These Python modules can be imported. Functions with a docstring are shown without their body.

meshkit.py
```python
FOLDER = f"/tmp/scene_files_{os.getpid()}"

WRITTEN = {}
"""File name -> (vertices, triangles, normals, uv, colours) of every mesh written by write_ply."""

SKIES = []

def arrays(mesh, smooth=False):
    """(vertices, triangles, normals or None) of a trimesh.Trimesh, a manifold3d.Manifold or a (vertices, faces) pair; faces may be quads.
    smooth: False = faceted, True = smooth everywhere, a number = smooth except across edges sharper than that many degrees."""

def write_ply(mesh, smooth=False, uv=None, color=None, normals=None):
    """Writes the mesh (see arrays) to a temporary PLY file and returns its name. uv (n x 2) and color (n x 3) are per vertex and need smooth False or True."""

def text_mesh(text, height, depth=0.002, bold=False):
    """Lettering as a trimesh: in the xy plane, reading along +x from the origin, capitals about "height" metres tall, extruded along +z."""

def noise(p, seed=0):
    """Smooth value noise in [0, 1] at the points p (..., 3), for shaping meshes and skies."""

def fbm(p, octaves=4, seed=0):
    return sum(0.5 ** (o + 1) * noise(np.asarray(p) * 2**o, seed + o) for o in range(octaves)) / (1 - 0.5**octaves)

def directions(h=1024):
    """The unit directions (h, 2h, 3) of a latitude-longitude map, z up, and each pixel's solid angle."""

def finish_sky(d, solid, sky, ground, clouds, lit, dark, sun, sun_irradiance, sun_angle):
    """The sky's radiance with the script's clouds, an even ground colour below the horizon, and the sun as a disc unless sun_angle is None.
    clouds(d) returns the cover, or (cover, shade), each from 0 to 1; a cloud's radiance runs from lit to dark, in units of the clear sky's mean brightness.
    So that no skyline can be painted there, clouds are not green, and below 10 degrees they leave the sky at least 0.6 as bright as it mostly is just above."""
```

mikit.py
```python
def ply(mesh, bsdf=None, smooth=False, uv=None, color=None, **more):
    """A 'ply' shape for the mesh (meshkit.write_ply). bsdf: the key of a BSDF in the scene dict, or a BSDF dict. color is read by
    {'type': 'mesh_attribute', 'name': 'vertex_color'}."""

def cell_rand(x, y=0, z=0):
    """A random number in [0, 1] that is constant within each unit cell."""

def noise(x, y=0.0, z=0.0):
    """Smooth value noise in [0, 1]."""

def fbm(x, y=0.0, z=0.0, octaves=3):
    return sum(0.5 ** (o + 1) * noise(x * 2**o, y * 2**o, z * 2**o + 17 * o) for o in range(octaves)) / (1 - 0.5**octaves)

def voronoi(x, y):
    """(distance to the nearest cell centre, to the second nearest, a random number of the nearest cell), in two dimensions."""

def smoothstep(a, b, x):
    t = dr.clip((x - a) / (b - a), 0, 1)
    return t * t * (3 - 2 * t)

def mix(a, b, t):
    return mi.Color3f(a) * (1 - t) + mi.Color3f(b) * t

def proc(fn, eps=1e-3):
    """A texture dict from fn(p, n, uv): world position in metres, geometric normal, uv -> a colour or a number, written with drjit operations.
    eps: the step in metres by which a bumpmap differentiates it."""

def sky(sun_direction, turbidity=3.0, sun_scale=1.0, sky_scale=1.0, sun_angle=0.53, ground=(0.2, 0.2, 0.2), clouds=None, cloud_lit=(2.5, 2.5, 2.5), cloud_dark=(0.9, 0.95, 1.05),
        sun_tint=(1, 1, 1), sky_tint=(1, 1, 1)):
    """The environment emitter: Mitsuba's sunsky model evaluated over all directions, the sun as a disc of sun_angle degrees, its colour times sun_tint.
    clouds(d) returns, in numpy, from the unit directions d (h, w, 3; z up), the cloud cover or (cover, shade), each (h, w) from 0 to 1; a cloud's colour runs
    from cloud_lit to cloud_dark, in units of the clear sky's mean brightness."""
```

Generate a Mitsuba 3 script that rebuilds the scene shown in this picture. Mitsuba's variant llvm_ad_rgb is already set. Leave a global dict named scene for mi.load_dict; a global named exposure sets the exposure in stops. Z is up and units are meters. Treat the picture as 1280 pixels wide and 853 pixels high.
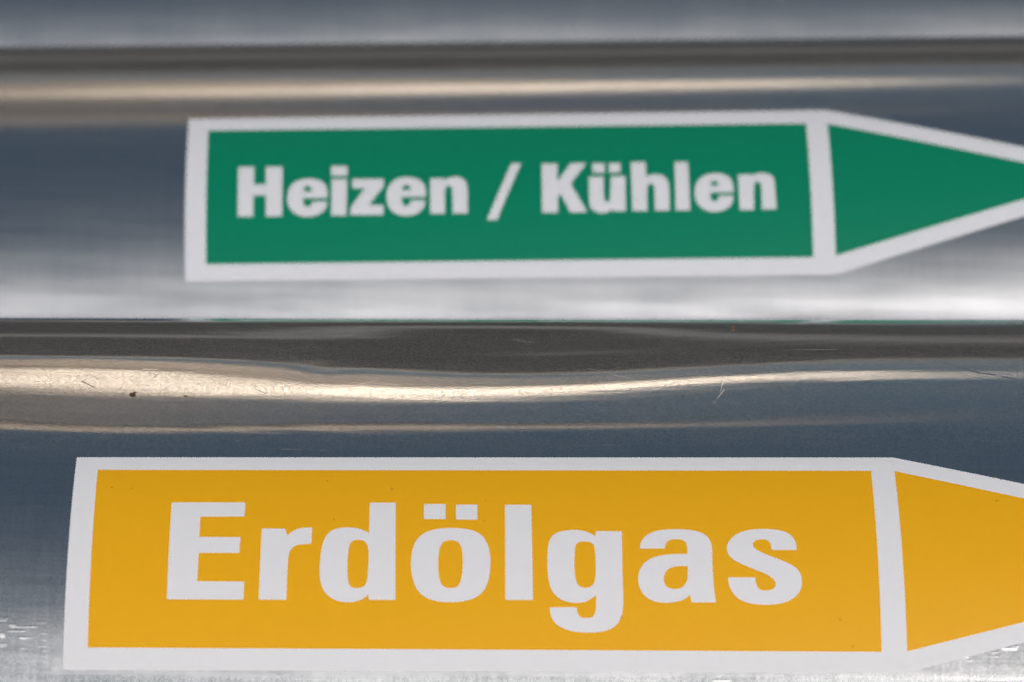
import math
import numpy as np
import trimesh
import shapely
from shapely.geometry import Polygon
import drjit as dr
import mitsuba as mi
import mikit
import meshkit

scene, labels = {}, {}

# ------------------------------------------------------------------ camera, daylight, exposure
exposure = 1.24
PITCH = math.radians(33.0)                       # the camera looks down on the row of pipes
EYE = np.array([0.0, -0.62, 1.32])
FWD = np.array([0.0, math.cos(PITCH), -math.sin(PITCH)])
UP = np.array([0.0, math.sin(PITCH), math.cos(PITCH)])
T = mi.ScalarTransform4f
scene['camera'] = {
    'type': 'thinlens', 'fov': 2 * math.degrees(math.atan(640 / 3500)), 'fov_axis': 'x',
    'to_world': T().look_at(origin=EYE.tolist(), target=(EYE + FWD).tolist(), up=UP.tolist()),
    'aperture_radius': 0.0042, 'focus_distance': 0.692, 'near_clip': 0.02, 'far_clip': 3000.0,
}
# the sun: behind the camera and well to its right, so that its glare on the metal lies outside the frame
SUN_TURN, SUN_SIDE = math.radians(180.5), 0.68
SUN = (math.cos(SUN_TURN) * FWD + math.sin(SUN_TURN) * UP) * math.sqrt(1 - SUN_SIDE ** 2) + SUN_SIDE * np.array([1.0, 0, 0])
scene['sky'] = mikit.sky(SUN, turbidity=3.0, sun_tint=(1.0, 1.27, 2.08), sky_tint=(1.30, 1.04, 0.79))

# ------------------------------------------------------------------ materials
def rgb(*c):
    return {'type': 'rgb', 'value': list(map(float, c))}

SCRATCHES = [(0.10675, 0.09677, 0.11131, 0.09394, 1.0), (0.11131, 0.09394, 0.11493, 0.09165, 1.0), (0.11493, 0.09165, 0.11874, 0.09055, 1.0), (0.11874, 0.09055, 0.12522, 0.08771, 1.0), (0.03839, 0.11436, 0.04141, 0.10583, 0.26), (0.04141, 0.10583, 0.04278, 0.09732, 0.26), (0.04278, 0.09732, 0.04261, 0.08953, 0.26), (0.04261, 0.08953, 0.04201, 0.08374, 0.26), (0.04819, 0.10482, 0.05025, 0.09822, 0.4), (0.05025, 0.09822, 0.05118, 0.09029, 0.22), (0.05118, 0.09029, 0.0494, 0.0828, 0.22), (0.06647, 0.1039, 0.08202, 0.10399, 0.35), (-0.00077, 0.11475, 0.00488, 0.1127, 0.5), (0.00228, 0.11406, 0.00391, 0.10668, 0.4), (0.00391, 0.10668, 0.00539, 0.10209, 0.4), (0.03615, 0.11739, 0.03914, 0.10802, 0.4), (0.04068, 0.10691, 0.04328, 0.10134, 0.4), (0.02724, 0.10521, 0.03087, 0.09856, 0.35), (0.11427, 0.08365, 0.10928, 0.07348, 0.3), (0.10461, 0.07048, 0.10796, 0.06309, 0.35), (0.11178, 0.06583, 0.12101, 0.06535, 0.4), (-0.04267, 0.06527, -0.04197, 0.06066, 0.4), (0.05073, 0.08475, 0.04687, 0.0776, 0.2), (-0.01705, 0.10343, -0.00093, 0.10665, 0.3), (0.01773, 0.09514, 0.02837, 0.08948, 0.25), (0.06782, 0.06727, 0.08513, 0.06628, 0.3), (-0.12, 0.06316, -0.11058, 0.06415, 0.3), (-0.06095, 0.06327, -0.04566, 0.06281, 0.25), (0.00986, 0.06389, 0.02719, 0.06491, 0.25)]
_r = np.random.default_rng(11)
for _ in range(26):
    _u, _v, _a, _l = _r.uniform(-.12, .12), _r.uniform(.064, .118), _r.choice([0.1, 1.2, 1.9]) + _r.normal(0, .25), _r.uniform(.001, .005)
    SCRATCHES.append((_u, _v, _u + _l * math.cos(_a), _v + _l * math.sin(_a), _r.uniform(.1, .25)))
SCUFFS = [(-0.117, 0.0160, 0.010, 0.0030), (0.1140, 0.0118, 0.0065, 0.0013), (0.1045, 0.0105, 0.0012, 0.0008), (0.044, 0.0055, 0.008, 0.0009), (-0.0825, 0.0067, 0.0007, 0.0006), (-0.0641, 0.0071, 0.0007, 0.0006)]
def scratched(uv):
    m = mi.Float(0)
    wob = 0.0004 * (mikit.noise(uv.x / 0.003, uv.y / 0.003) - 0.5)
    for ax_, ay, bx, by, w in SCRATCHES:
        dx, dy = bx - ax_, by - ay
        t = dr.clip(((uv.x - ax_) * dx + (uv.y - ay) * dy) / (dx * dx + dy * dy), 0, 1)
        d2 = dr.square(uv.x + wob - ax_ - t * dx) + dr.square(uv.y + wob - ay - t * dy)
        m = dr.maximum(m, w * dr.exp(-d2 / (0.00014 ** 2)))
    return m * mikit.smoothstep(0.1, 0.45, mikit.noise(uv.x / 0.0017 + 5, uv.y / 0.0017))
def scuffed(uv):
    m = mi.Float(0)
    for u0, v0, su, sv in SCUFFS:
        m = dr.maximum(m, dr.exp(-dr.square((uv.x - u0) / su) - dr.square((uv.y - v0 + 0.08 * (uv.x - u0)) / sv)))
    return m
def grain(p, n, uv):
    fine = mikit.noise(uv.x / 0.00033, uv.y / 0.00033) + 0.25 * mikit.noise(uv.x / 0.0011 + 9, uv.y / 0.0009)
    brush = mikit.noise(uv.x / 0.02, uv.y / 0.0007 + 40) + 0.35 * mikit.noise(uv.x / 0.0012 + 70, uv.y / 0.012)
    return 1.8e-6 * fine + 2e-6 * brush
def glints(uv):
    return scuffed(uv) * mikit.smoothstep(0.66, 0.84, mikit.noise(uv.x / 0.0024 + 3, uv.y / 0.0005))
def grain_near(p, n, uv):
    return grain(p, n, uv) + 1.8e-6 * mikit.noise(uv.x / 0.0003 + 50, uv.y / 0.0003) + 6e-5 * glints(uv) - 5e-5 * scratched(uv) - 1.8e-4 * dr.square(scratched(uv))
def wear(p, n, uv):
    streak = mikit.fbm(uv.x / 0.045, uv.y / 0.004 + 0.4 * uv.x / 0.045, 3.0) - 0.5
    cloud = mikit.fbm(uv.x / 0.03 + 8, uv.y / 0.03, 7.0) - 0.5
    weave = mikit.noise(uv.x / 0.0011 + 70, uv.y / 0.012) + mikit.noise(uv.x / 0.014 + 70, uv.y / 0.0008) - 1.0
    return dr.clip(0.34 + 0.28 * streak + 0.22 * cloud + 0.035 * weave, 0.05, 0.95)
def wear_near(p, n, uv):
    speck = mikit.cell_rand(uv.x / 0.0004, uv.y / 0.0004) - 0.5
    hatch = mikit.noise(uv.x / 0.0006 + 20, uv.y / 0.006) + mikit.noise(uv.x / 0.007 + 33, uv.y / 0.00045) - 1.0
    return dr.clip(wear(p, n, uv) + 0.07 * hatch + 0.55 * glints(uv) - 0.05 + (0.12 + 0.45 * mikit.smoothstep(0.058, 0.070, uv.y)) * speck + 0.8 * scratched(uv), 0.02, 1.0)
scene['aluminium_smooth'] = {'type': 'roughconductor', 'material': 'Al', 'distribution': 'beckmann', 'alpha_u': 0.11, 'alpha_v': 0.009}
scene['aluminium_dull'] = {'type': 'roughconductor', 'material': 'Al', 'distribution': 'beckmann', 'alpha_u': 0.115, 'alpha_v': 0.028}
scene['aluminium_worn'] = {'type': 'roughconductor', 'material': 'Al', 'distribution': 'ggx', 'alpha_u': 0.50, 'alpha_v': 0.155}
for key, bump, weight, base in (('jacket_near', grain_near, wear_near, 'aluminium_smooth'), ('jacket_far', grain, wear, 'aluminium_dull')):
    scene[key] = {'type': 'twosided', 'bsdf': {'type': 'bumpmap', 'scale': 1.0, 'arbitrary': mikit.proc(bump, 1e-4),
        'bsdf': {'type': 'blendbsdf', 'weight': mikit.proc(weight), 'a': {'type': 'ref', 'id': base}, 'b': {'type': 'ref', 'id': 'aluminium_worn'}}}}
def vinyl(c):
    return {'type': 'twosided', 'bsdf': {'type': 'principled', 'base_color': rgb(*c), 'roughness': 0.38, 'specular': 0.5}}
scene['white_vinyl'] = vinyl((0.73, 0.73, 0.755))
scene['yellow_vinyl'] = vinyl((0.79, 0.395, 0.006))
scene['green_vinyl'] = vinyl((0.0005, 0.212, 0.110))

# ------------------------------------------------------------------ the ground
scene['ground_mat'] = {'type': 'diffuse', 'reflectance': rgb(.2, .19, .17)}
g = trimesh.Trimesh([[-900, -900, 0], [900, -900, 0], [900, 900, 0], [-900, 900, 0]], [[0, 1, 2], [0, 2, 3]], process=False)
scene['ground'] = mikit.ply(g, 'ground_mat')
labels['ground'] = {'label': 'grey ground below the pipes', 'category': 'ground', 'kind': 'structure'}

# ------------------------------------------------------------------ what the metal mirrors: a wall and two timber beams beyond the row
def block(x0, x1, y0, y1, z0, z1, bevel=0.006):
    a = np.array([[x0, y0, z0], [x1, y1, z1]])
    pts = []
    for i in (0, 1):
        for j in (0, 1):
            for k in (0, 1):
                c = np.array([a[i, 0], a[j, 1], a[k, 2]])
                s = np.array([1 - 2 * i, 1 - 2 * j, 1 - 2 * k]) * bevel
                for ax_ in range(3):
                    q = c + s; q[ax_] = c[ax_]
                    pts.append(q)
    return trimesh.Trimesh(np.array(pts)).convex_hull
scene['wall_mat'] = {'type': 'diffuse', 'reflectance': rgb(.066, .067, .068)}
scene['rail_mat'] = {'type': 'twosided', 'bsdf': {'type': 'roughconductor', 'material': 'none', 'alpha': 0.33, 'specular_reflectance': rgb(1.0, .87, .70)}}
scene['timber_mat'] = {'type': 'twosided', 'bsdf': {'type': 'diffuse', 'reflectance': rgb(.58, .48, .38)}}
scene['wall'] = mikit.ply(block(-9, 9, 3.6, 3.8, 0, 2.54, .01), 'wall_mat')
scene['wall_band_mat'] = {'type': 'diffuse', 'reflectance': rgb(.22, .22, .215)}
scene['wall__pale_band'] = mikit.ply(block(-9, 9, 3.57, 3.598, 1.17, 1.46, .004), 'wall_band_mat')
labels['wall'] = {'label': 'dark grey wall beyond the pipes', 'category': 'wall'}
def turned(m, a, c=(0, 1.5, 0)):
    m.apply_transform(trimesh.transformations.rotation_matrix(math.radians(a), [0, 0, 1], c))
    return m
scene['coping_mat'] = {'type': 'diffuse', 'reflectance': rgb(.72, .62, .50)}
scene['wall__coping'] = mikit.ply(block(-9, 9, 3.55, 3.85, 2.543, 2.60, .004), 'coping_mat')
scene['metal_rail'] = mikit.ply(turned(block(-4.0, .33, 1.62, 1.70, 2.05, 2.25), 12), 'rail_mat')
labels['metal_rail'] = {'label': 'pale metal rail between the two timber boards beyond the pipes', 'category': 'rail'}
labels['timber_canopy'] = {'label': 'brown timber canopy of boards and slats above and beyond the pipes', 'category': 'canopy'}
for k, (x, z0, z1) in enumerate(((0.0, 1.83, 2.043), (-.1, 2.257, 2.36))):
    scene['timber_canopy__board' + (f'_{k:03d}' if k else '')] = mikit.ply(turned(block(-4.0, x, 1.64, 1.68, z0, z1), 4), 'timber_mat')
for k in range(5):
    y, h = 1.46 - .115 * k, (.13 if k == 4 else (.05, .03, .055, .03)[k])
    scene['timber_canopy__slat' + (f'_{k:03d}' if k else '')] = mikit.ply(block(-4.0, (.15 if k == 4 else -.25), y, y + .06, 2.36 - h, 2.36), 'timber_mat')

# ------------------------------------------------------------------ pipes
RADIUS = 0.08936
class Pipe:
    """A cylinder of the row: a point of its axis, its direction; position on its jacket by (along the axis, arc upwards) in metres."""
    def __init__(self, centre, along, dent=None, radius=RADIUS):
        self.c, self.d = np.asarray(centre, float), np.asarray(along, float) / np.linalg.norm(along)
        self.b = -FWD - self.d * (-FWD @ self.d)           # the side towards the camera
        self.b /= np.linalg.norm(self.b)
        self.up = np.cross(self.b, self.d)
        self.up *= np.sign(self.up @ UP)
        self.r, self.dent = radius, dent
    def point(self, u, v, off=0.0):
        u, v = np.asarray(u, float), np.asarray(v, float)
        h = off + (self.dent(u, v) if self.dent is not None else 0.0)
        a = v / self.r
        n = np.cos(a)[..., None] * self.b + np.sin(a)[..., None] * self.up
        return self.c + u[..., None] * self.d + (self.r + h)[..., None] * n if np.ndim(h) else self.c + u[..., None] * self.d + (self.r + h) * n
    def sheet(self, us, vs, off=0.0):
        U, V = np.meshgrid(us, vs, indexing='ij')
        P = self.point(U, V, off * np.ones_like(U)).reshape(-1, 3)
        m, n = U.shape
        i = np.arange(m * n).reshape(m, n)
        q = np.stack([i[:-1, :-1], i[1:, :-1], i[1:, 1:], i[:-1, 1:]], -1).reshape(-1, 4)
        return trimesh.Trimesh(P, np.vstack([q[:, [0, 1, 2]], q[:, [0, 2, 3]]]), process=False), np.stack([U, V], -1).reshape(-1, 2)

def cam_point(x, y, z):                          # millimetres right of, below and in front of the lens
    return EYE + 1e-3 * (x * np.array([1.0, 0, 0]) - y * UP + z * FWD)
def cam_dir(x, y, z):
    return x * np.array([1.0, 0, 0]) - y * UP + z * FWD

def gauss(u, v, u0, v0, su, sv):
    return np.exp(-((u - u0) / su) ** 2 - ((v - v0) / sv) ** 2)
def near_dents(u, v):
    h = -0.0013 * gauss(u, v, 0.006, 0.108, 0.048, 0.0135)
    h = h - 0.0010 * gauss(u, v, -0.028, 0.100, 0.070, 0.024)
    h = h - 0.0007 * gauss(u, v, -0.105, 0.085, 0.045, 0.018)
    h = h + 0.0006 * np.exp(-((v - 0.1295) / 0.0085) ** 2)
    h = h - 0.0007 * gauss(u, v, 0.0, 0.082, 0.15, 0.0135)
    h = h - 0.00016 * gauss(u, v, -0.048, 0.097, 0.007, 0.0055)
    P = np.stack([u / 0.10, v / 0.0085, 0 * v], -1)
    h = h + 1.9e-4 * (meshkit.fbm(P + 3.3, 2, seed=5) - 0.5) * np.clip((v - 0.058) / 0.008, 0, 1)
    Q = np.stack([u / 0.16 + 0.15 * np.sin(v / 0.02), (v + 0.012 * np.exp(-(u / 0.08) ** 2)) / 0.0016, 0 * v], -1)
    h = h + 1.1e-5 * (meshkit.noise(Q + 7.7, seed=9) - 0.5) * np.clip((v - 0.062) / 0.006, 0, 1)
    return h

P1 = Pipe(cam_point(0, 83.778, 738.522), cam_dir(math.cos(.022), .002, math.sin(.022)), near_dents)
P2 = Pipe(cam_point(0, -9.664, 929.46), cam_dir(math.cos(-.004), -.010, math.sin(-.004)))
step = P2.c - P1.c
P3 = Pipe(P2.c + step * 1.0, cam_dir(1, -.011, -.004))

def around(fine):
    a = np.linspace(-math.pi, math.pi, 181)
    return np.unique(np.concatenate([a, np.linspace(-0.35, 1.75, fine)])) * RADIUS
def along(fine):
    return np.unique(np.concatenate([np.linspace(-1.5, 1.5, 61), np.linspace(-.22, .22, fine)]))
for k, (p, fu, fv) in enumerate(((P1, 400, 1100), (P2, 120, 400), (P3, 60, 300))):
    key = 'insulated_pipe' + (f'_{k:03d}' if k else '')
    m, uv = p.sheet(along(fu), around(fv))
    if m.face_normals[0] @ (m.triangles_center[0] - p.c - ((m.triangles_center[0] - p.c) @ p.d) * p.d) < 0:
        m.faces = m.faces[:, ::-1]
    scene[key] = mikit.ply(m, 'jacket_far' if k else 'jacket_near', smooth=True, uv=uv)
labels['insulated_pipe'] = {'label': 'nearest aluminium clad pipe, dented, carrying the yellow marker', 'category': 'pipe', 'group': 'aluminium clad pipes in a row'}
labels['insulated_pipe_001'] = {'label': 'middle aluminium clad pipe carrying the green marker', 'category': 'pipe', 'group': 'aluminium clad pipes in a row'}
labels['insulated_pipe_002'] = {'label': 'farthest aluminium clad pipe, unmarked, along the top edge of the photo', 'category': 'pipe', 'group': 'aluminium clad pipes in a row'}

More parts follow.
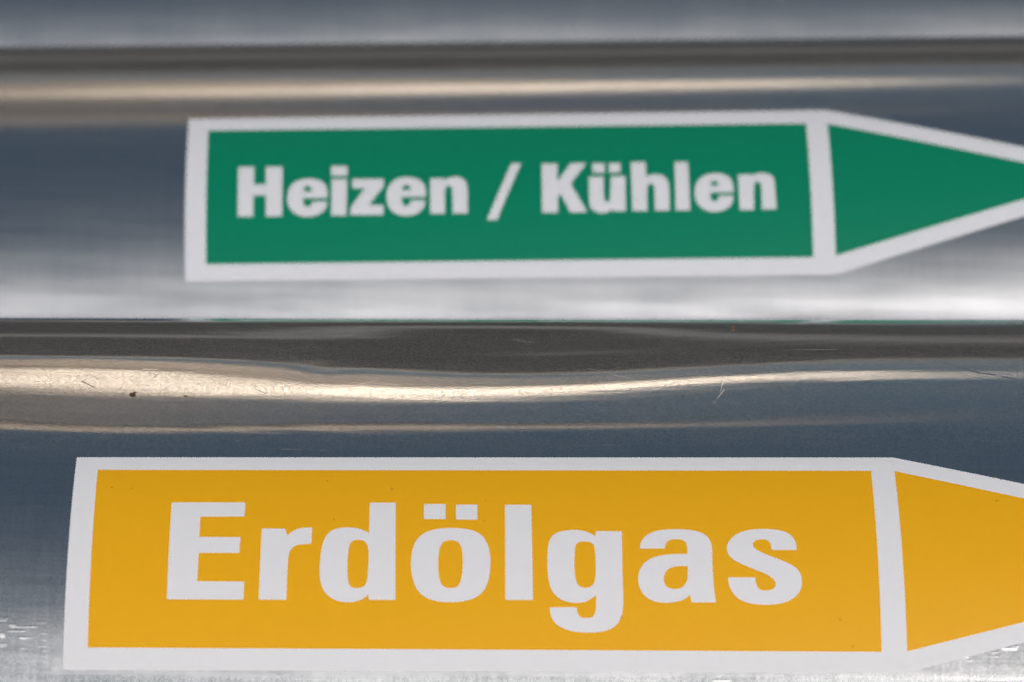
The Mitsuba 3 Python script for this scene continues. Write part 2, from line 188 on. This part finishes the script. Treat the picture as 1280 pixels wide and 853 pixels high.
# ------------------------------------------------------------------ the two pipe markers
LETTERS = {'Y':[('E',[[(np.float64(-81.96),np.float64(47.66),1),(np.float64(-64.64),np.float64(47.68),1),(np.float64(-64.71),np.float64(44.03),1),(np.float64(-75.06),np.float64(43.95),1),(np.float64(-75.05),np.float64(38.84),1),(np.float64(-65.48),np.float64(38.78),1),(np.float64(-65.6),np.float64(34.92),1),(np.float64(-75.08),np.float64(34.91),1),(np.float64(-75.2),np.float64(28.07),1),(np.float64(-64.29),np.float64(28.0),1),(np.float64(-64.37),np.float64(23.78),1),(np.float64(-82.11),np.float64(23.84),1)]]),('r',[[(np.float64(-60.56),np.float64(40.97),1),(np.float64(-55.11),np.float64(40.9),1),(np.float64(-54.51),np.float64(39.16),1),(np.float64(-53.79),np.float64(39.92)),(np.float64(-52.65),np.float64(40.6)),(np.float64(-50.9),np.float64(41.13)),(np.float64(-48.76),np.float64(41.21),1),(np.float64(-48.84),np.float64(37.22),1),(np.float64(-50.63),np.float64(37.07)),(np.float64(-52.55),np.float64(36.7)),(np.float64(-53.58),np.float64(35.81)),(np.float64(-54.07),np.float64(34.56)),(np.float64(-54.23),np.float64(32.22)),(np.float64(-54.41),np.float64(23.74),1),(np.float64(-60.82),np.float64(23.78),1)]]),('d',[[(np.float64(-35.34),np.float64(47.64),1),(np.float64(-29.22),np.float64(47.64),1),(np.float64(-29.09),np.float64(23.71),1),(np.float64(-35.27),np.float64(23.71),1),(np.float64(-35.35),np.float64(24.99),1),(np.float64(-36.49),np.float64(24.07)),(np.float64(-38.05),np.float64(23.4)),(np.float64(-40.32),np.float64(23.15)),(np.float64(-42.76),np.float64(23.57)),(np.float64(-44.87),np.float64(24.84)),(np.float64(-46.19),np.float64(26.83)),(np.float64(-46.77),np.float64(30.05)),(np.float64(-46.69),np.float64(33.31)),(np.float64(-46.3),np.float64(36.63)),(np.float64(-45.4),np.float64(39.17)),(np.float64(-43.92),np.float64(40.57)),(np.float64(-41.99),np.float64(41.14)),(np.float64(-39.88),np.float64(41.22)),(np.float64(-37.59),np.float64(40.84)),(np.float64(-35.39),np.float64(39.86),1)],[(np.float64(-37.9),np.float64(38.12)),(np.float64(-39.12),np.float64(37.9)),(np.float64(-39.88),np.float64(36.93)),(np.float64(-40.23),np.float64(34.78)),(np.float64(-40.36),np.float64(31.86)),(np.float64(-40.22),np.float64(28.98)),(np.float64(-39.91),np.float64(27.37)),(np.float64(-39.14),np.float64(26.58)),(np.float64(-37.91),np.float64(26.48)),(np.float64(-36.52),np.float64(26.83)),(np.float64(-35.94),np.float64(27.55)),(np.float64(-35.64),np.float64(28.98)),(np.float64(-35.46),np.float64(31.86)),(np.float64(-35.43),np.float64(35.16)),(np.float64(-35.77),np.float64(36.93)),(np.float64(-36.56),np.float64(37.86))]]),('o_umlaut',[[(np.float64(-16.23),np.float64(41.09)),(np.float64(-19.75),np.float64(40.78)),(np.float64(-22.39),np.float64(39.83)),(np.float64(-24.31),np.float64(37.95)),(np.float64(-25.27),np.float64(35.16)),(np.float64(-25.49),np.float64(31.51)),(np.float64(-24.95),np.float64(28.26)),(np.float64(-23.88),np.float64(25.95)),(np.float64(-22.13),np.float64(24.35)),(np.float64(-19.51),np.float64(23.43)),(np.float64(-16.19),np.float64(23.15)),(np.float64(-13.05),np.float64(23.44)),(np.float64(-10.43),np.float64(24.29)),(np.float64(-8.65),np.float64(25.77)),(np.float64(-7.52),np.float64(28.09)),(np.float64(-6.99),np.float64(31.52)),(np.float64(-7.08),np.float64(34.81)),(np.float64(-7.85),np.float64(37.59)),(np.float64(-9.36),np.float64(39.58)),(np.float64(-12.0),np.float64(40.71))],[(np.float64(-16.22),np.float64(38.07)),(np.float64(-17.8),np.float64(37.69)),(np.float64(-18.68),np.float64(36.46)),(np.float64(-19.09),np.float64(34.06)),(np.float64(-19.15),np.float64(31.51)),(np.float64(-18.9),np.float64(28.98)),(np.float64(-18.37),np.float64(27.37)),(np.float64(-17.42),np.float64(26.63)),(np.float64(-16.2),np.float64(26.45)),(np.float64(-15.08),np.float64(26.66)),(np.float64(-14.24),np.float64(27.38)),(np.float64(-13.72),np.float64(28.99)),(np.float64(-13.4),np.float64(31.88)),(np.float64(-13.48),np.float64(34.8)),(np.float64(-13.93),np.float64(36.73)),(np.float64(-14.81),np.float64(37.77))],[(np.float64(-22.54),np.float64(47.29),1),(np.float64(-17.48),np.float64(47.3),1),(np.float64(-17.47),np.float64(43.39),1),(np.float64(-22.55),np.float64(43.42),1)],[(np.float64(-15.0),np.float64(47.14),1),(np.float64(-10.0),np.float64(47.15),1),(np.float64(-9.98),np.float64(43.24),1),(np.float64(-14.99),np.float64(43.27),1)]]),('l',[[(np.float64(-3.45),np.float64(47.12),1),(np.float64(2.75),np.float64(47.12),1),(np.float64(2.92),np.float64(23.69),1),(np.float64(-3.51),np.float64(23.69),1)]]),('g',[[(np.float64(17.87),np.float64(40.32),1),(np.float64(23.98),np.float64(40.32),1),(np.float64(23.91),np.float64(34.09)),(np.float64(23.93),np.float64(27.57)),(np.float64(23.96),np.float64(22.6)),(np.float64(23.58),np.float64(20.14)),(np.float64(22.61),np.float64(18.21)),(np.float64(20.68),np.float64(16.82)),(np.float64(18.23),np.float64(16.23)),(np.float64(15.43),np.float64(16.12)),(np.float64(12.47),np.float64(16.33)),(np.float64(10.03),np.float64(17.06)),(np.float64(8.29),np.float64(18.11)),(np.float64(7.18),np.float64(19.79)),(np.float64(6.81),np.float64(21.96),1),(np.float64(13.03),np.float64(21.96),1),(np.float64(13.3),np.float64(20.66)),(np.float64(13.89),np.float64(19.79)),(np.float64(15.28),np.float64(19.44)),(np.float64(16.68),np.float64(19.68)),(np.float64(17.39),np.float64(20.56)),(np.float64(17.62),np.float64(22.25)),(np.float64(17.68),np.float64(24.82),1),(np.float64(16.55),np.float64(24.01)),(np.float64(15.15),np.float64(23.3)),(np.float64(13.04),np.float64(23.02)),(np.float64(10.77),np.float64(23.3)),(np.float64(8.86),np.float64(24.22)),(np.float64(7.47),np.float64(25.78)),(np.float64(6.72),np.float64(27.92)),(np.float64(6.43),np.float64(30.8)),(np.float64(6.43),np.float64(34.45)),(np.float64(6.75),np.float64(37.22)),(np.float64(7.61),np.float64(39.1)),(np.float64(9.22),np.float64(40.12)),(np.float64(11.52),np.float64(40.54)),(np.float64(13.99),np.float64(40.54)),(np.float64(16.1),np.float64(39.97)),(np.float64(17.74),np.float64(39.07),1)],[(np.float64(15.17),np.float64(37.72)),(np.float64(13.76),np.float64(37.53)),(np.float64(13.04),np.float64(36.74)),(np.float64(12.8),np.float64(34.82)),(np.float64(12.69),np.float64(32.26)),(np.float64(12.83),np.float64(29.36)),(np.float64(13.27),np.float64(27.56)),(np.float64(14.03),np.float64(26.78)),(np.float64(15.11),np.float64(26.53)),(np.float64(16.41),np.float64(26.82)),(np.float64(17.23),np.float64(27.67)),(np.float64(17.57),np.float64(29.36)),(np.float64(17.65),np.float64(32.26)),(np.float64(17.59),np.float64(35.19)),(np.float64(17.31),np.float64(36.86)),(np.float64(16.51),np.float64(37.57))]]),('a',[[(np.float64(28.11),np.float64(36.01),1),(np.float64(28.49),np.float64(37.68)),(np.float64(29.68),np.float64(39.21)),(np.float64(31.72),np.float64(40.28)),(np.float64(34.32),np.float64(40.72)),(np.float64(37.2),np.float64(40.82)),(np.float64(40.36),np.float64(40.57)),(np.float64(42.92),np.float64(39.83)),(np.float64(44.31),np.float64(38.61)),(np.float64(44.99),np.float64(36.78)),(np.float64(45.02),np.float64(33.18)),(np.float64(45.09),np.float64(29.04)),(np.float64(45.29),np.float64(25.84)),(np.float64(45.63),np.float64(23.13),1),(np.float64(39.98),np.float64(23.1),1),(np.float64(39.56),np.float64(24.86),1),(np.float64(38.17),np.float64(23.82)),(np.float64(35.88),np.float64(23.19)),(np.float64(33.6),np.float64(23.04)),(np.float64(31.19),np.float64(23.39)),(np.float64(29.21),np.float64(24.54)),(np.float64(27.96),np.float64(26.42)),(np.float64(27.57),np.float64(28.45)),(np.float64(27.9),np.float64(30.5)),(np.float64(29.08),np.float64(32.42)),(np.float64(31.26),np.float64(33.82)),(np.float64(34.14),np.float64(34.48)),(np.float64(37.01),np.float64(34.66)),(np.float64(39.27),np.float64(34.67),1),(np.float64(39.24),np.float64(36.32)),(np.float64(38.82),np.float64(37.69)),(np.float64(37.69),np.float64(38.26)),(np.float64(36.4),np.float64(38.32)),(np.float64(34.96),np.float64(37.99)),(np.float64(34.21),np.float64(37.14)),(np.float64(33.95),np.float64(36.02),1)],[(np.float64(39.25),np.float64(31.72),1),(np.float64(37.79),np.float64(31.78)),(np.float64(36.21),np.float64(31.63)),(np.float64(34.77),np.float64(31.1)),(np.float64(33.89),np.float64(30.07)),(np.float64(33.57),np.float64(28.75)),(np.float64(33.74),np.float64(27.52)),(np.float64(34.38),np.float64(26.65)),(np.float64(35.8),np.float64(26.25)),(np.float64(37.37),np.float64(26.48)),(np.float64(38.54),np.float64(27.44)),(np.float64(39.11),np.float64(28.6)),(np.float64(39.2),np.float64(29.92))]]),('s',[[(np.float64(64.97),np.float64(35.68),1),(np.float64(64.85),np.float64(37.25)),(np.float64(64.2),np.float64(38.77)),(np.float64(62.82),np.float64(40.0)),(np.float64(60.55),np.float64(40.68)),(np.float64(57.68),np.float64(40.9)),(np.float64(54.8),np.float64(40.77)),(np.float64(52.18),np.float64(40.15)),(np.float64(50.11),np.float64(38.92)),(np.float64(48.9),np.float64(37.39)),(np.float64(48.61),np.float64(35.72)),(np.float64(49.02),np.float64(34.37)),(np.float64(50.04),np.float64(33.33)),(np.float64(52.15),np.float64(32.14)),(np.float64(55.26),np.float64(30.81)),(np.float64(57.79),np.float64(29.7)),(np.float64(59.32),np.float64(28.47)),(np.float64(59.78),np.float64(27.44)),(np.float64(59.49),np.float64(26.66)),(np.float64(58.53),np.float64(26.05)),(np.float64(57.1),np.float64(25.85)),(np.float64(55.96),np.float64(26.14)),(np.float64(55.27),np.float64(27.01)),(np.float64(54.91),np.float64(29.02),1),(np.float64(48.56),np.float64(29.02),1),(np.float64(48.85),np.float64(27.0)),(np.float64(49.79),np.float64(25.12)),(np.float64(51.33),np.float64(23.77)),(np.float64(53.59),np.float64(22.9)),(np.float64(56.58),np.float64(22.56)),(np.float64(59.86),np.float64(22.73)),(np.float64(62.45),np.float64(23.39)),(np.float64(64.49),np.float64(24.69)),(np.float64(65.54),np.float64(26.28)),(np.float64(65.85),np.float64(27.88)),(np.float64(65.66),np.float64(29.64)),(np.float64(64.72),np.float64(31.17)),(np.float64(62.77),np.float64(32.44)),(np.float64(59.67),np.float64(33.78)),(np.float64(56.85),np.float64(34.98)),(np.float64(55.17),np.float64(36.03)),(np.float64(54.66),np.float64(36.94)),(np.float64(55.01),np.float64(37.7)),(np.float64(55.98),np.float64(38.19)),(np.float64(57.27),np.float64(38.28)),(np.float64(58.27),np.float64(38.01)),(np.float64(58.81),np.float64(37.34)),(np.float64(59.09),np.float64(35.67),1)]])],'G':[('H',[[(np.float64(-82.45),np.float64(45.92),1),(np.float64(-77.67),np.float64(45.87),1),(np.float64(-77.57),np.float64(39.72),1),(np.float64(-73.87),np.float64(39.68),1),(np.float64(-74.08),np.float64(45.89),1),(np.float64(-69.06),np.float64(45.83),1),(np.float64(-68.77),np.float64(29.09),1),(np.float64(-73.6),np.float64(29.07),1),(np.float64(-73.77),np.float64(36.0),1),(np.float64(-77.55),np.float64(36.04),1),(np.float64(-77.53),np.float64(29.05),1),(np.float64(-82.12),np.float64(29.1),1)]]),('e',[[(np.float64(-55.28),np.float64(34.88),1),(np.float64(-55.15),np.float64(36.46)),(np.float64(-55.65),np.float64(38.85)),(np.float64(-57.05),np.float64(40.52)),(np.float64(-59.05),np.float64(41.31)),(np.float64(-61.18),np.float64(41.47)),(np.float64(-63.59),np.float64(41.12)),(np.float64(-65.54),np.float64(39.99)),(np.float64(-66.79),np.float64(37.95)),(np.float64(-67.24),np.float64(35.25)),(np.float64(-66.88),np.float64(32.59)),(np.float64(-65.63),np.float64(30.61)),(np.float64(-63.64),np.float64(29.29)),(np.float64(-61.22),np.float64(28.87)),(np.float64(-58.51),np.float64(29.23)),(np.float64(-56.41),np.float64(30.51)),(np.float64(-55.38),np.float64(32.13)),(np.float64(-55.26),np.float64(33.72),1),(np.float64(-59.64),np.float64(33.77),1),(np.float64(-59.92),np.float64(32.68)),(np.float64(-60.52),np.float64(32.19)),(np.float64(-61.27),np.float64(32.07)),(np.float64(-62.04),np.float64(32.54)),(np.float64(-62.45),np.float64(33.53)),(np.float64(-62.54),np.float64(34.96),1)],[(np.float64(-62.53),np.float64(37.15),1),(np.float64(-62.31),np.float64(38.41)),(np.float64(-61.87),np.float64(38.92)),(np.float64(-61.12),np.float64(39.05)),(np.float64(-60.44),np.float64(38.76)),(np.float64(-60.03),np.float64(38.14)),(np.float64(-59.86),np.float64(37.12),1)]]),('i',[[(np.float64(-54.2),np.float64(45.87),1),(np.float64(-49.36),np.float64(45.81),1),(np.float64(-49.29),np.float64(42.35),1),(np.float64(-54.12),np.float64(42.41),1)],[(np.float64(-53.94),np.float64(41.25),1),(np.float64(-49.33),np.float64(41.19),1),(np.float64(-49.39),np.float64(29.07),1),(np.float64(-53.86),np.float64(29.12),1)]]),('z',[[(np.float64(-47.66),np.float64(41.24),1),(np.float64(-38.25),np.float64(41.13),1),(np.float64(-38.22),np.float64(38.64),1),(np.float64(-42.6),np.float64(32.42),1),(np.float64(-38.25),np.float64(32.37),1),(np.float64(-38.22),np.float64(29.17),1),(np.float64(-48.09),np.float64(29.28),1),(np.float64(-48.03),np.float64(31.79),1),(np.float64(-43.76),np.float64(38.02),1),(np.float64(-47.61),np.float64(38.07),1)]]),('e',[[(np.float64(-25.56),np.float64(34.95),1),(np.float64(-25.39),np.float64(36.46)),(np.float64(-25.95),np.float64(38.84)),(np.float64(-27.23),np.float64(40.58)),(np.float64(-29.15),np.float64(41.44)),(np.float64(-31.28),np.float64(41.68)),(np.float64(-33.55),np.float64(41.36)),(np.float64(-35.51),np.float64(40.16)),(np.float64(-36.79),np.float64(38.11)),(np.float64(-37.22),np.float64(35.41)),(np.float64(-36.86),np.float64(32.58)),(np.float64(-35.73),np.float64(30.61)),(np.float64(-33.76),np.float64(29.22)),(np.float64(-31.28),np.float64(28.81)),(np.float64(-28.78),np.float64(29.23)),(np.float64(-26.82),np.float64(30.51)),(np.float64(-25.83),np.float64(32.13)),(np.float64(-25.56),np.float64(33.78),1),(np.float64(-29.91),np.float64(33.83),1),(np.float64(-30.21),np.float64(32.68)),(np.float64(-30.69),np.float64(32.12)),(np.float64(-31.44),np.float64(31.93)),(np.float64(-32.2),np.float64(32.47)),(np.float64(-32.63),np.float64(33.53)),(np.float64(-32.7),np.float64(35.03),1)],[(np.float64(-32.6),np.float64(37.28),1),(np.float64(-32.37),np.float64(38.4)),(np.float64(-31.95),np.float64(38.98)),(np.float64(-31.25),np.float64(39.11)),(np.float64(-30.55),np.float64(38.83)),(np.float64(-30.12),np.float64(38.21)),(np.float64(-30.0),np.float64(37.25),1)]]),('n',[[(np.float64(-24.08),np.float64(41.17),1),(np.float64(-19.89),np.float64(41.19),1),(np.float64(-19.8),np.float64(40.36),1),(np.float64(-18.83),np.float64(41.11)),(np.float64(-17.47),np.float64(41.55)),(np.float64(-15.95),np.float64(41.64)),(np.float64(-14.43),np.float64(41.06)),(np.float64(-13.37),np.float64(39.9)),(np.float64(-12.91),np.float64(38.01)),(np.float64(-12.78),np.float64(29.44),1),(np.float64(-17.22),np.float64(29.43),1),(np.float64(-17.4),np.float64(37.04)),(np.float64(-17.7),np.float64(38.24)),(np.float64(-18.52),np.float64(38.76)),(np.float64(-19.28),np.float64(38.25)),(np.float64(-19.58),np.float64(37.07)),(np.float64(-19.69),np.float64(29.39),1),(np.float64(-23.95),np.float64(29.44),1)]]),('slash',[[(np.float64(0.62),np.float64(46.21),1),(np.float64(3.51),np.float64(46.18),1),(np.float64(-3.95),np.float64(27.19),1),(np.float64(-6.91),np.float64(27.22),1)]]),('K',[[(np.float64(9.84),np.float64(45.99),1),(np.float64(14.52),np.float64(45.93),1),(np.float64(14.37),np.float64(39.58),1),(np.float64(18.72),np.float64(46.06),1),(np.float64(23.28),np.float64(46.01),1),(np.float64(18.45),np.float64(38.84),1),(np.float64(23.28),np.float64(29.47),1),(np.float64(18.3),np.float64(29.36),1),(np.float64(15.37),np.float64(35.49),1),(np.float64(14.54),np.float64(34.66),1),(np.float64(14.47),np.float64(29.34),1),(np.float64(9.76),np.float64(29.39),1)]]),('u_umlaut',[[(np.float64(24.04),np.float64(41.2),1),(np.float64(28.4),np.float64(41.15),1),(np.float64(28.44),np.float64(34.17)),(np.float64(28.78),np.float64(33.01)),(np.float64(29.44),np.float64(32.67)),(np.float64(30.14),np.float64(33.09)),(np.float64(30.38),np.float64(34.32)),(np.float64(30.71),np.float64(41.22),1),(np.float64(35.02),np.float64(41.24),1),(np.float64(34.9),np.float64(29.63),1),(np.float64(30.98),np.float64(29.61),1),(np.float64(30.9),np.float64(30.46),1),(np.float64(29.92),np.float64(29.62)),(np.float64(28.7),np.float64(29.09)),(np.float64(27.04),np.float64(29.1)),(np.float64(25.4),np.float64(29.77)),(np.float64(24.36),np.float64(31.08)),(np.float64(24.09),np.float64(32.89))],[(np.float64(25.25),np.float64(45.91),1),(np.float64(28.9),np.float64(45.86),1),(np.float64(28.83),np.float64(42.54),1),(np.float64(25.19),np.float64(42.59),1)],[(np.float64(30.27),np.float64(45.92),1),(np.float64(33.68),np.float64(45.88),1),(np.float64(33.59),np.float64(42.56),1),(np.float64(30.19),np.float64(42.6),1)]]),('h',[[(np.float64(36.91),np.float64(46.2),1),(np.float64(41.28),np.float64(46.15),1),(np.float64(41.37),np.float64(40.82),1),(np.float64(42.61),np.float64(41.57)),(np.float64(44.28),np.float64(41.76)),(np.float64(46.09),np.float64(41.46)),(np.float64(47.42),np.float64(40.33)),(np.float64(48.04),np.float64(38.67)),(np.float64(48.11),np.float64(29.68),1),(np.float64(43.8),np.float64(29.67),1),(np.float64(43.75),np.float64(37.02)),(np.float64(43.48),np.float64(38.21)),(np.float64(42.68),np.float64(38.7)),(np.float64(41.91),np.float64(38.23)),(np.float64(41.57),np.float64(37.04)),(np.float64(41.38),np.float64(29.59),1),(np.float64(37.01),np.float64(29.64),1)]]),('l',[[(np.float64(50.19),np.float64(46.11),1),(np.float64(54.23),np.float64(46.06),1),(np.float64(54.35),np.float64(29.68),1),(np.float64(50.07),np.float64(29.66),1)]]),('e',[[(np.float64(67.59),np.float64(35.4),1),(np.float64(67.65),np.float64(37.08)),(np.float64(67.23),np.float64(39.31)),(np.float64(65.93),np.float64(40.95)),(np.float64(64.0),np.float64(41.77)),(np.float64(62.03),np.float64(41.9)),(np.float64(59.74),np.float64(41.51)),(np.float64(57.78),np.float64(40.28)),(np.float64(56.44),np.float64(38.23)),(np.float64(55.99),np.float64(35.7)),(np.float64(56.26),np.float64(32.86)),(np.float64(57.41),np.float64(30.88)),(np.float64(59.33),np.float64(29.49)),(np.float64(61.73),np.float64(29.08)),(np.float64(64.3),np.float64(29.57)),(np.float64(66.31),np.float64(30.85)),(np.float64(67.27),np.float64(32.58)),(np.float64(67.55),np.float64(34.33),1),(np.float64(63.26),np.float64(34.38),1),(np.float64(62.98),np.float64(33.19)),(np.float64(62.48),np.float64(32.66)),(np.float64(61.68),np.float64(32.47)),(np.float64(61.0),np.float64(32.91)),(np.float64(60.62),np.float64(33.97)),(np.float64(60.58),np.float64(35.48),1)],[(np.float64(60.72),np.float64(37.67),1),(np.float64(61.0),np.float64(38.69)),(np.float64(61.38),np.float64(39.27)),(np.float64(61.99),np.float64(39.4)),(np.float64(62.68),np.float64(39.12)),(np.float64(63.05),np.float64(38.57)),(np.float64(63.2),np.float64(37.64),1)]]),('n',[[(np.float64(69.28),np.float64(41.36),1),(np.float64(73.38),np.float64(41.49),1),(np.float64(73.5),np.float64(40.72),1),(np.float64(74.44),np.float64(41.48)),(np.float64(75.83),np.float64(41.88)),(np.float64(77.34),np.float64(41.86)),(np.float64(78.83),np.float64(41.35)),(np.float64(79.84),np.float64(40.19)),(np.float64(80.12),np.float64(38.47)),(np.float64(80.36),np.float64(29.82),1),(np.float64(76.07),np.float64(29.7),1),(np.float64(76.08),np.float64(37.32)),(np.float64(75.77),np.float64(38.52)),(np.float64(74.94),np.float64(38.98)),(np.float64(74.25),np.float64(38.54)),(np.float64(73.9),np.float64(37.35)),(np.float64(73.59),np.float64(29.57),1),(np.float64(69.37),np.float64(29.61),1)]])]}

def outline(pts, n=6):
    """A closed outline through the points: smooth, except at the points marked as corners."""
    N, P, c, out = len(pts), np.array([q[:2] for q in pts], float), [len(q) > 2 for q in pts], []
    for i in range(N):
        p1, p2 = P[i], P[(i + 1) % N]
        if c[i] and c[(i + 1) % N]:
            out.append(p1)
            continue
        p0 = 2 * p1 - p2 if c[i] else P[i - 1]
        p3 = 2 * p2 - p1 if c[(i + 1) % N] else P[(i + 2) % N]
        d1, d2, d3 = (np.linalg.norm(a) ** .5 for a in (p1 - p0, p2 - p1, p3 - p2))
        m1 = ((p1 - p0) / d1 - (p2 - p0) / (d1 + d2) + (p2 - p1) / d2) * d2
        m2 = ((p2 - p1) / d2 - (p3 - p1) / (d2 + d3) + (p3 - p2) / d3) * d2
        for t in np.arange(n) / n:
            out.append((2*t**3-3*t*t+1)*p1 + (t**3-2*t*t+t)*m1 + (3*t*t-2*t**3)*p2 + (t**3-t*t)*m2)
    return np.array(out)

def glyph(contours):
    shape = None
    for ct in contours:
        g = Polygon(outline(ct)).buffer(0)
        if shape is None: shape = g
        elif shape.contains(g.representative_point()): shape = shape.difference(g)
        else: shape = shape.union(g)
    return shape

def film(poly, p, off, thick, cell=2.0):
    """A flat shape (mm) wrapped round the pipe as a film of its own thickness, lying off above the jacket (metres)."""
    tops_v, tops_f, at = [], [], 0
    x0, y0, x1, y1 = poly.bounds
    pieces = []
    ys = np.arange(math.floor(y0 / cell), math.ceil(y1 / cell) + 1) * cell
    xs = np.arange(math.floor(x0 / 12), math.ceil(x1 / 12) + 1) * 12.0
    for a, b in zip(ys[:-1], ys[1:]):
        for c_, d_ in zip(xs[:-1], xs[1:]):
            g = poly.intersection(shapely.box(c_, a, d_, b))
            pieces += [q for q in getattr(g, 'geoms', [g]) if q.geom_type == 'Polygon' and q.area > 1e-7]
    for q in pieces:
        v, f = trimesh.creation.triangulate_polygon(q, engine='earcut')
        if len(f) == 0: continue
        tops_v.append(v); tops_f.append(f + at); at += len(v)
    v, f = np.vstack(tops_v), np.vstack(tops_f)
    area = np.cross(v[f[:, 1]] - v[f[:, 0]], v[f[:, 2]] - v[f[:, 0]])
    f[area < 0] = f[area < 0][:, ::-1]
    top = p.point(v[:, 0] * 1e-3, v[:, 1] * 1e-3, (off + thick) * np.ones(len(v)))
    rim_v, rim_f, at = [], [], 0
    for q in getattr(poly, 'geoms', [poly]):
        for ring in [q.exterior, *q.interiors]:
            r = np.array(shapely.segmentize(ring, 2.0).coords)
            n = len(r)
            a = p.point(r[:, 0] * 1e-3, r[:, 1] * 1e-3, (off + thick) * np.ones(n))
            b = p.point(r[:, 0] * 1e-3, r[:, 1] * 1e-3, off * np.ones(n))
            rim_v.append(np.vstack([a, b]))
            i = np.arange(n - 1)
            rim_f.append(np.vstack([np.stack([i, i + n, i + 1], 1), np.stack([i + 1, i + n, i + n + 1], 1)]) + at)
            at += 2 * n
    m1 = trimesh.Trimesh(top, f, process=False)
    m2 = trimesh.Trimesh(np.vstack(rim_v), np.vstack(rim_f), process=False)
    n1 = m1.face_normals.mean(0)
    if n1 @ p.b < 0: m1.faces = m1.faces[:, ::-1]
    return trimesh.util.concatenate([m1, m2])

def marker(key, p, base, panel, arrow, colour, letters, names):
    base_p, panel_p, arrow_p = Polygon(base), Polygon(panel), Polygon(arrow)
    glyphs = [glyph(c) for _, c in letters]
    scene[key + '__backing'] = mikit.ply(film(base_p, p, 0.00002, 0.00028), 'white_vinyl', smooth=40)
    scene[key + '__text_panel'] = mikit.ply(film(panel_p.difference(shapely.union_all(glyphs)), p, 0.0003, 0.00003), colour, smooth=40)
    scene[key + '__arrow_panel'] = mikit.ply(film(arrow_p, p, 0.0003, 0.00003), colour, smooth=40)
    for k, (gl, (nm, _)) in enumerate(zip(glyphs, letters)):
        kk = key + '__text_panel__letter' + (f'_{k:03d}' if k else '')
        scene[kk] = mikit.ply(film(gl, p, 0.0003, 0.000028), 'white_vinyl', smooth=40)
        labels[kk] = {'label': f'white printed {names[k]} on the coloured panel'}

marker('pipe_marker', P1,
       [(-105.25, 60.3), (89.55, 60.4), (190, 35.6), (195.5, 33.9), (190, 32.2), (89.6, 6.75), (-105.85, 7.6)],
       [(-99.98, 56.6), (84.0, 56.5), (84.05, 11.6), (-100.14, 12.7)],
       [(89.6, 56.4), (180.0, 33.9), (90.0, 11.7)], 'yellow_vinyl', LETTERS['Y'],
       ['capital E', 'letter r', 'letter d', 'letter o with two dots', 'letter l', 'letter g', 'letter a', 'letter s'])
marker('pipe_marker_001', P2,
       [(-98.7, 65.2), (97.55, 66.2), (190, 41.3), (196, 39.4), (190, 37.6), (97.5, 9.3), (-97.7, 9.2)],
       [(-92.4, 60.1), (91.1, 60.5), (91.0, 14.6), (-91.4, 14.3)],
       [(97.6, 60.3), (178.0, 38.9), (97.7, 15.0)], 'green_vinyl', LETTERS['G'],
       ['capital H', 'first letter e', 'letter i', 'letter z', 'second letter e', 'first letter n', 'slash', 'capital K', 'letter u with two dots', 'letter h', 'letter l', 'third letter e', 'second letter n'])
labels['pipe_marker'] = {'label': 'yellow pipe marker reading Erdölgas with white border and arrow tip', 'category': 'pipe marker', 'group': 'arrow shaped pipe markers'}
labels['pipe_marker_001'] = {'label': 'green pipe marker reading Heizen / Kühlen with white border and arrow tip', 'category': 'pipe marker', 'group': 'arrow shaped pipe markers'}

# ------------------------------------------------------------------ dirt on the metal and on the markers
scene['dirt_mat'] = {'type': 'diffuse', 'reflectance': rgb(.10, .065, .035)}
scene['rust_mat'] = {'type': 'diffuse', 'reflectance': rgb(.75, .20, .02)}
scene['ink_dirt_mat'] = {'type': 'diffuse', 'reflectance': rgb(.50, .22, .02)}
rng = np.random.default_rng(4)
def speck(key, p, u, v, ru, rv, off, m):
    b = trimesh.creation.icosphere(subdivisions=2)
    q = b.vertices * (1 + 0.35 * (meshkit.noise(b.vertices * 1.7 + rng.uniform(0, 50, 3)) - .5)[:, None] * 2)
    base = p.point(np.array([u * 1e-3]), np.array([v * 1e-3]), np.array([off]))[0]
    n = p.point(np.array([u * 1e-3]), np.array([v * 1e-3]), np.array([off + 1.0]))[0] - base
    t = np.cross(n, p.d)
    b.vertices = base + 1e-3 * (q[:, :1] * ru * p.d + q[:, 1:2] * rv * t) + q[:, 2:] * 0.00012 * n
    scene[key] = mikit.ply(b, m, smooth=True)
def numbered(base):
    k = 0
    while (key := base + (f'_{k:03d}' if k else '')) in scene: k += 1
    return key
for u, v, ru, rv, m in ((-94, 82.9, .7, .9, 'dirt_mat'), (-93.4, 84.0, .5, .3, 'dirt_mat'), (-81, 82.4, .55, .28, 'dirt_mat'), (10.9, 79, .35, .3, 'dirt_mat'), (56.4, 122.4, .28, .7, 'rust_mat'), (56.2, 119.6, .28, .6, 'rust_mat'), (-29, 78.3, .2, .2, 'dirt_mat'), (40.6, 82.0, .25, .3, 'dirt_mat')):
    speck(numbered('insulated_pipe__dirt_speck'), P1, u, v, ru, rv, 0.0, m)
for u, v in ((-96.3, 51.7), (-91.6, 51.5), (-45.4, 53.5), (-8.1, 48.2), (-8.3, 42.9), (-43.6, 43.3), (23.5, 19.6), (74.5, 19.1), (113.2, 48.3), (-30.2, 51.4), (113.7, 54.7), (77.3, 12.9)):
    r = rng.uniform(.13, .24)
    speck(numbered('pipe_marker__dirt_speck'), P1, u, v, r * rng.uniform(1, 1.5), r, 0.00031, 'ink_dirt_mat')
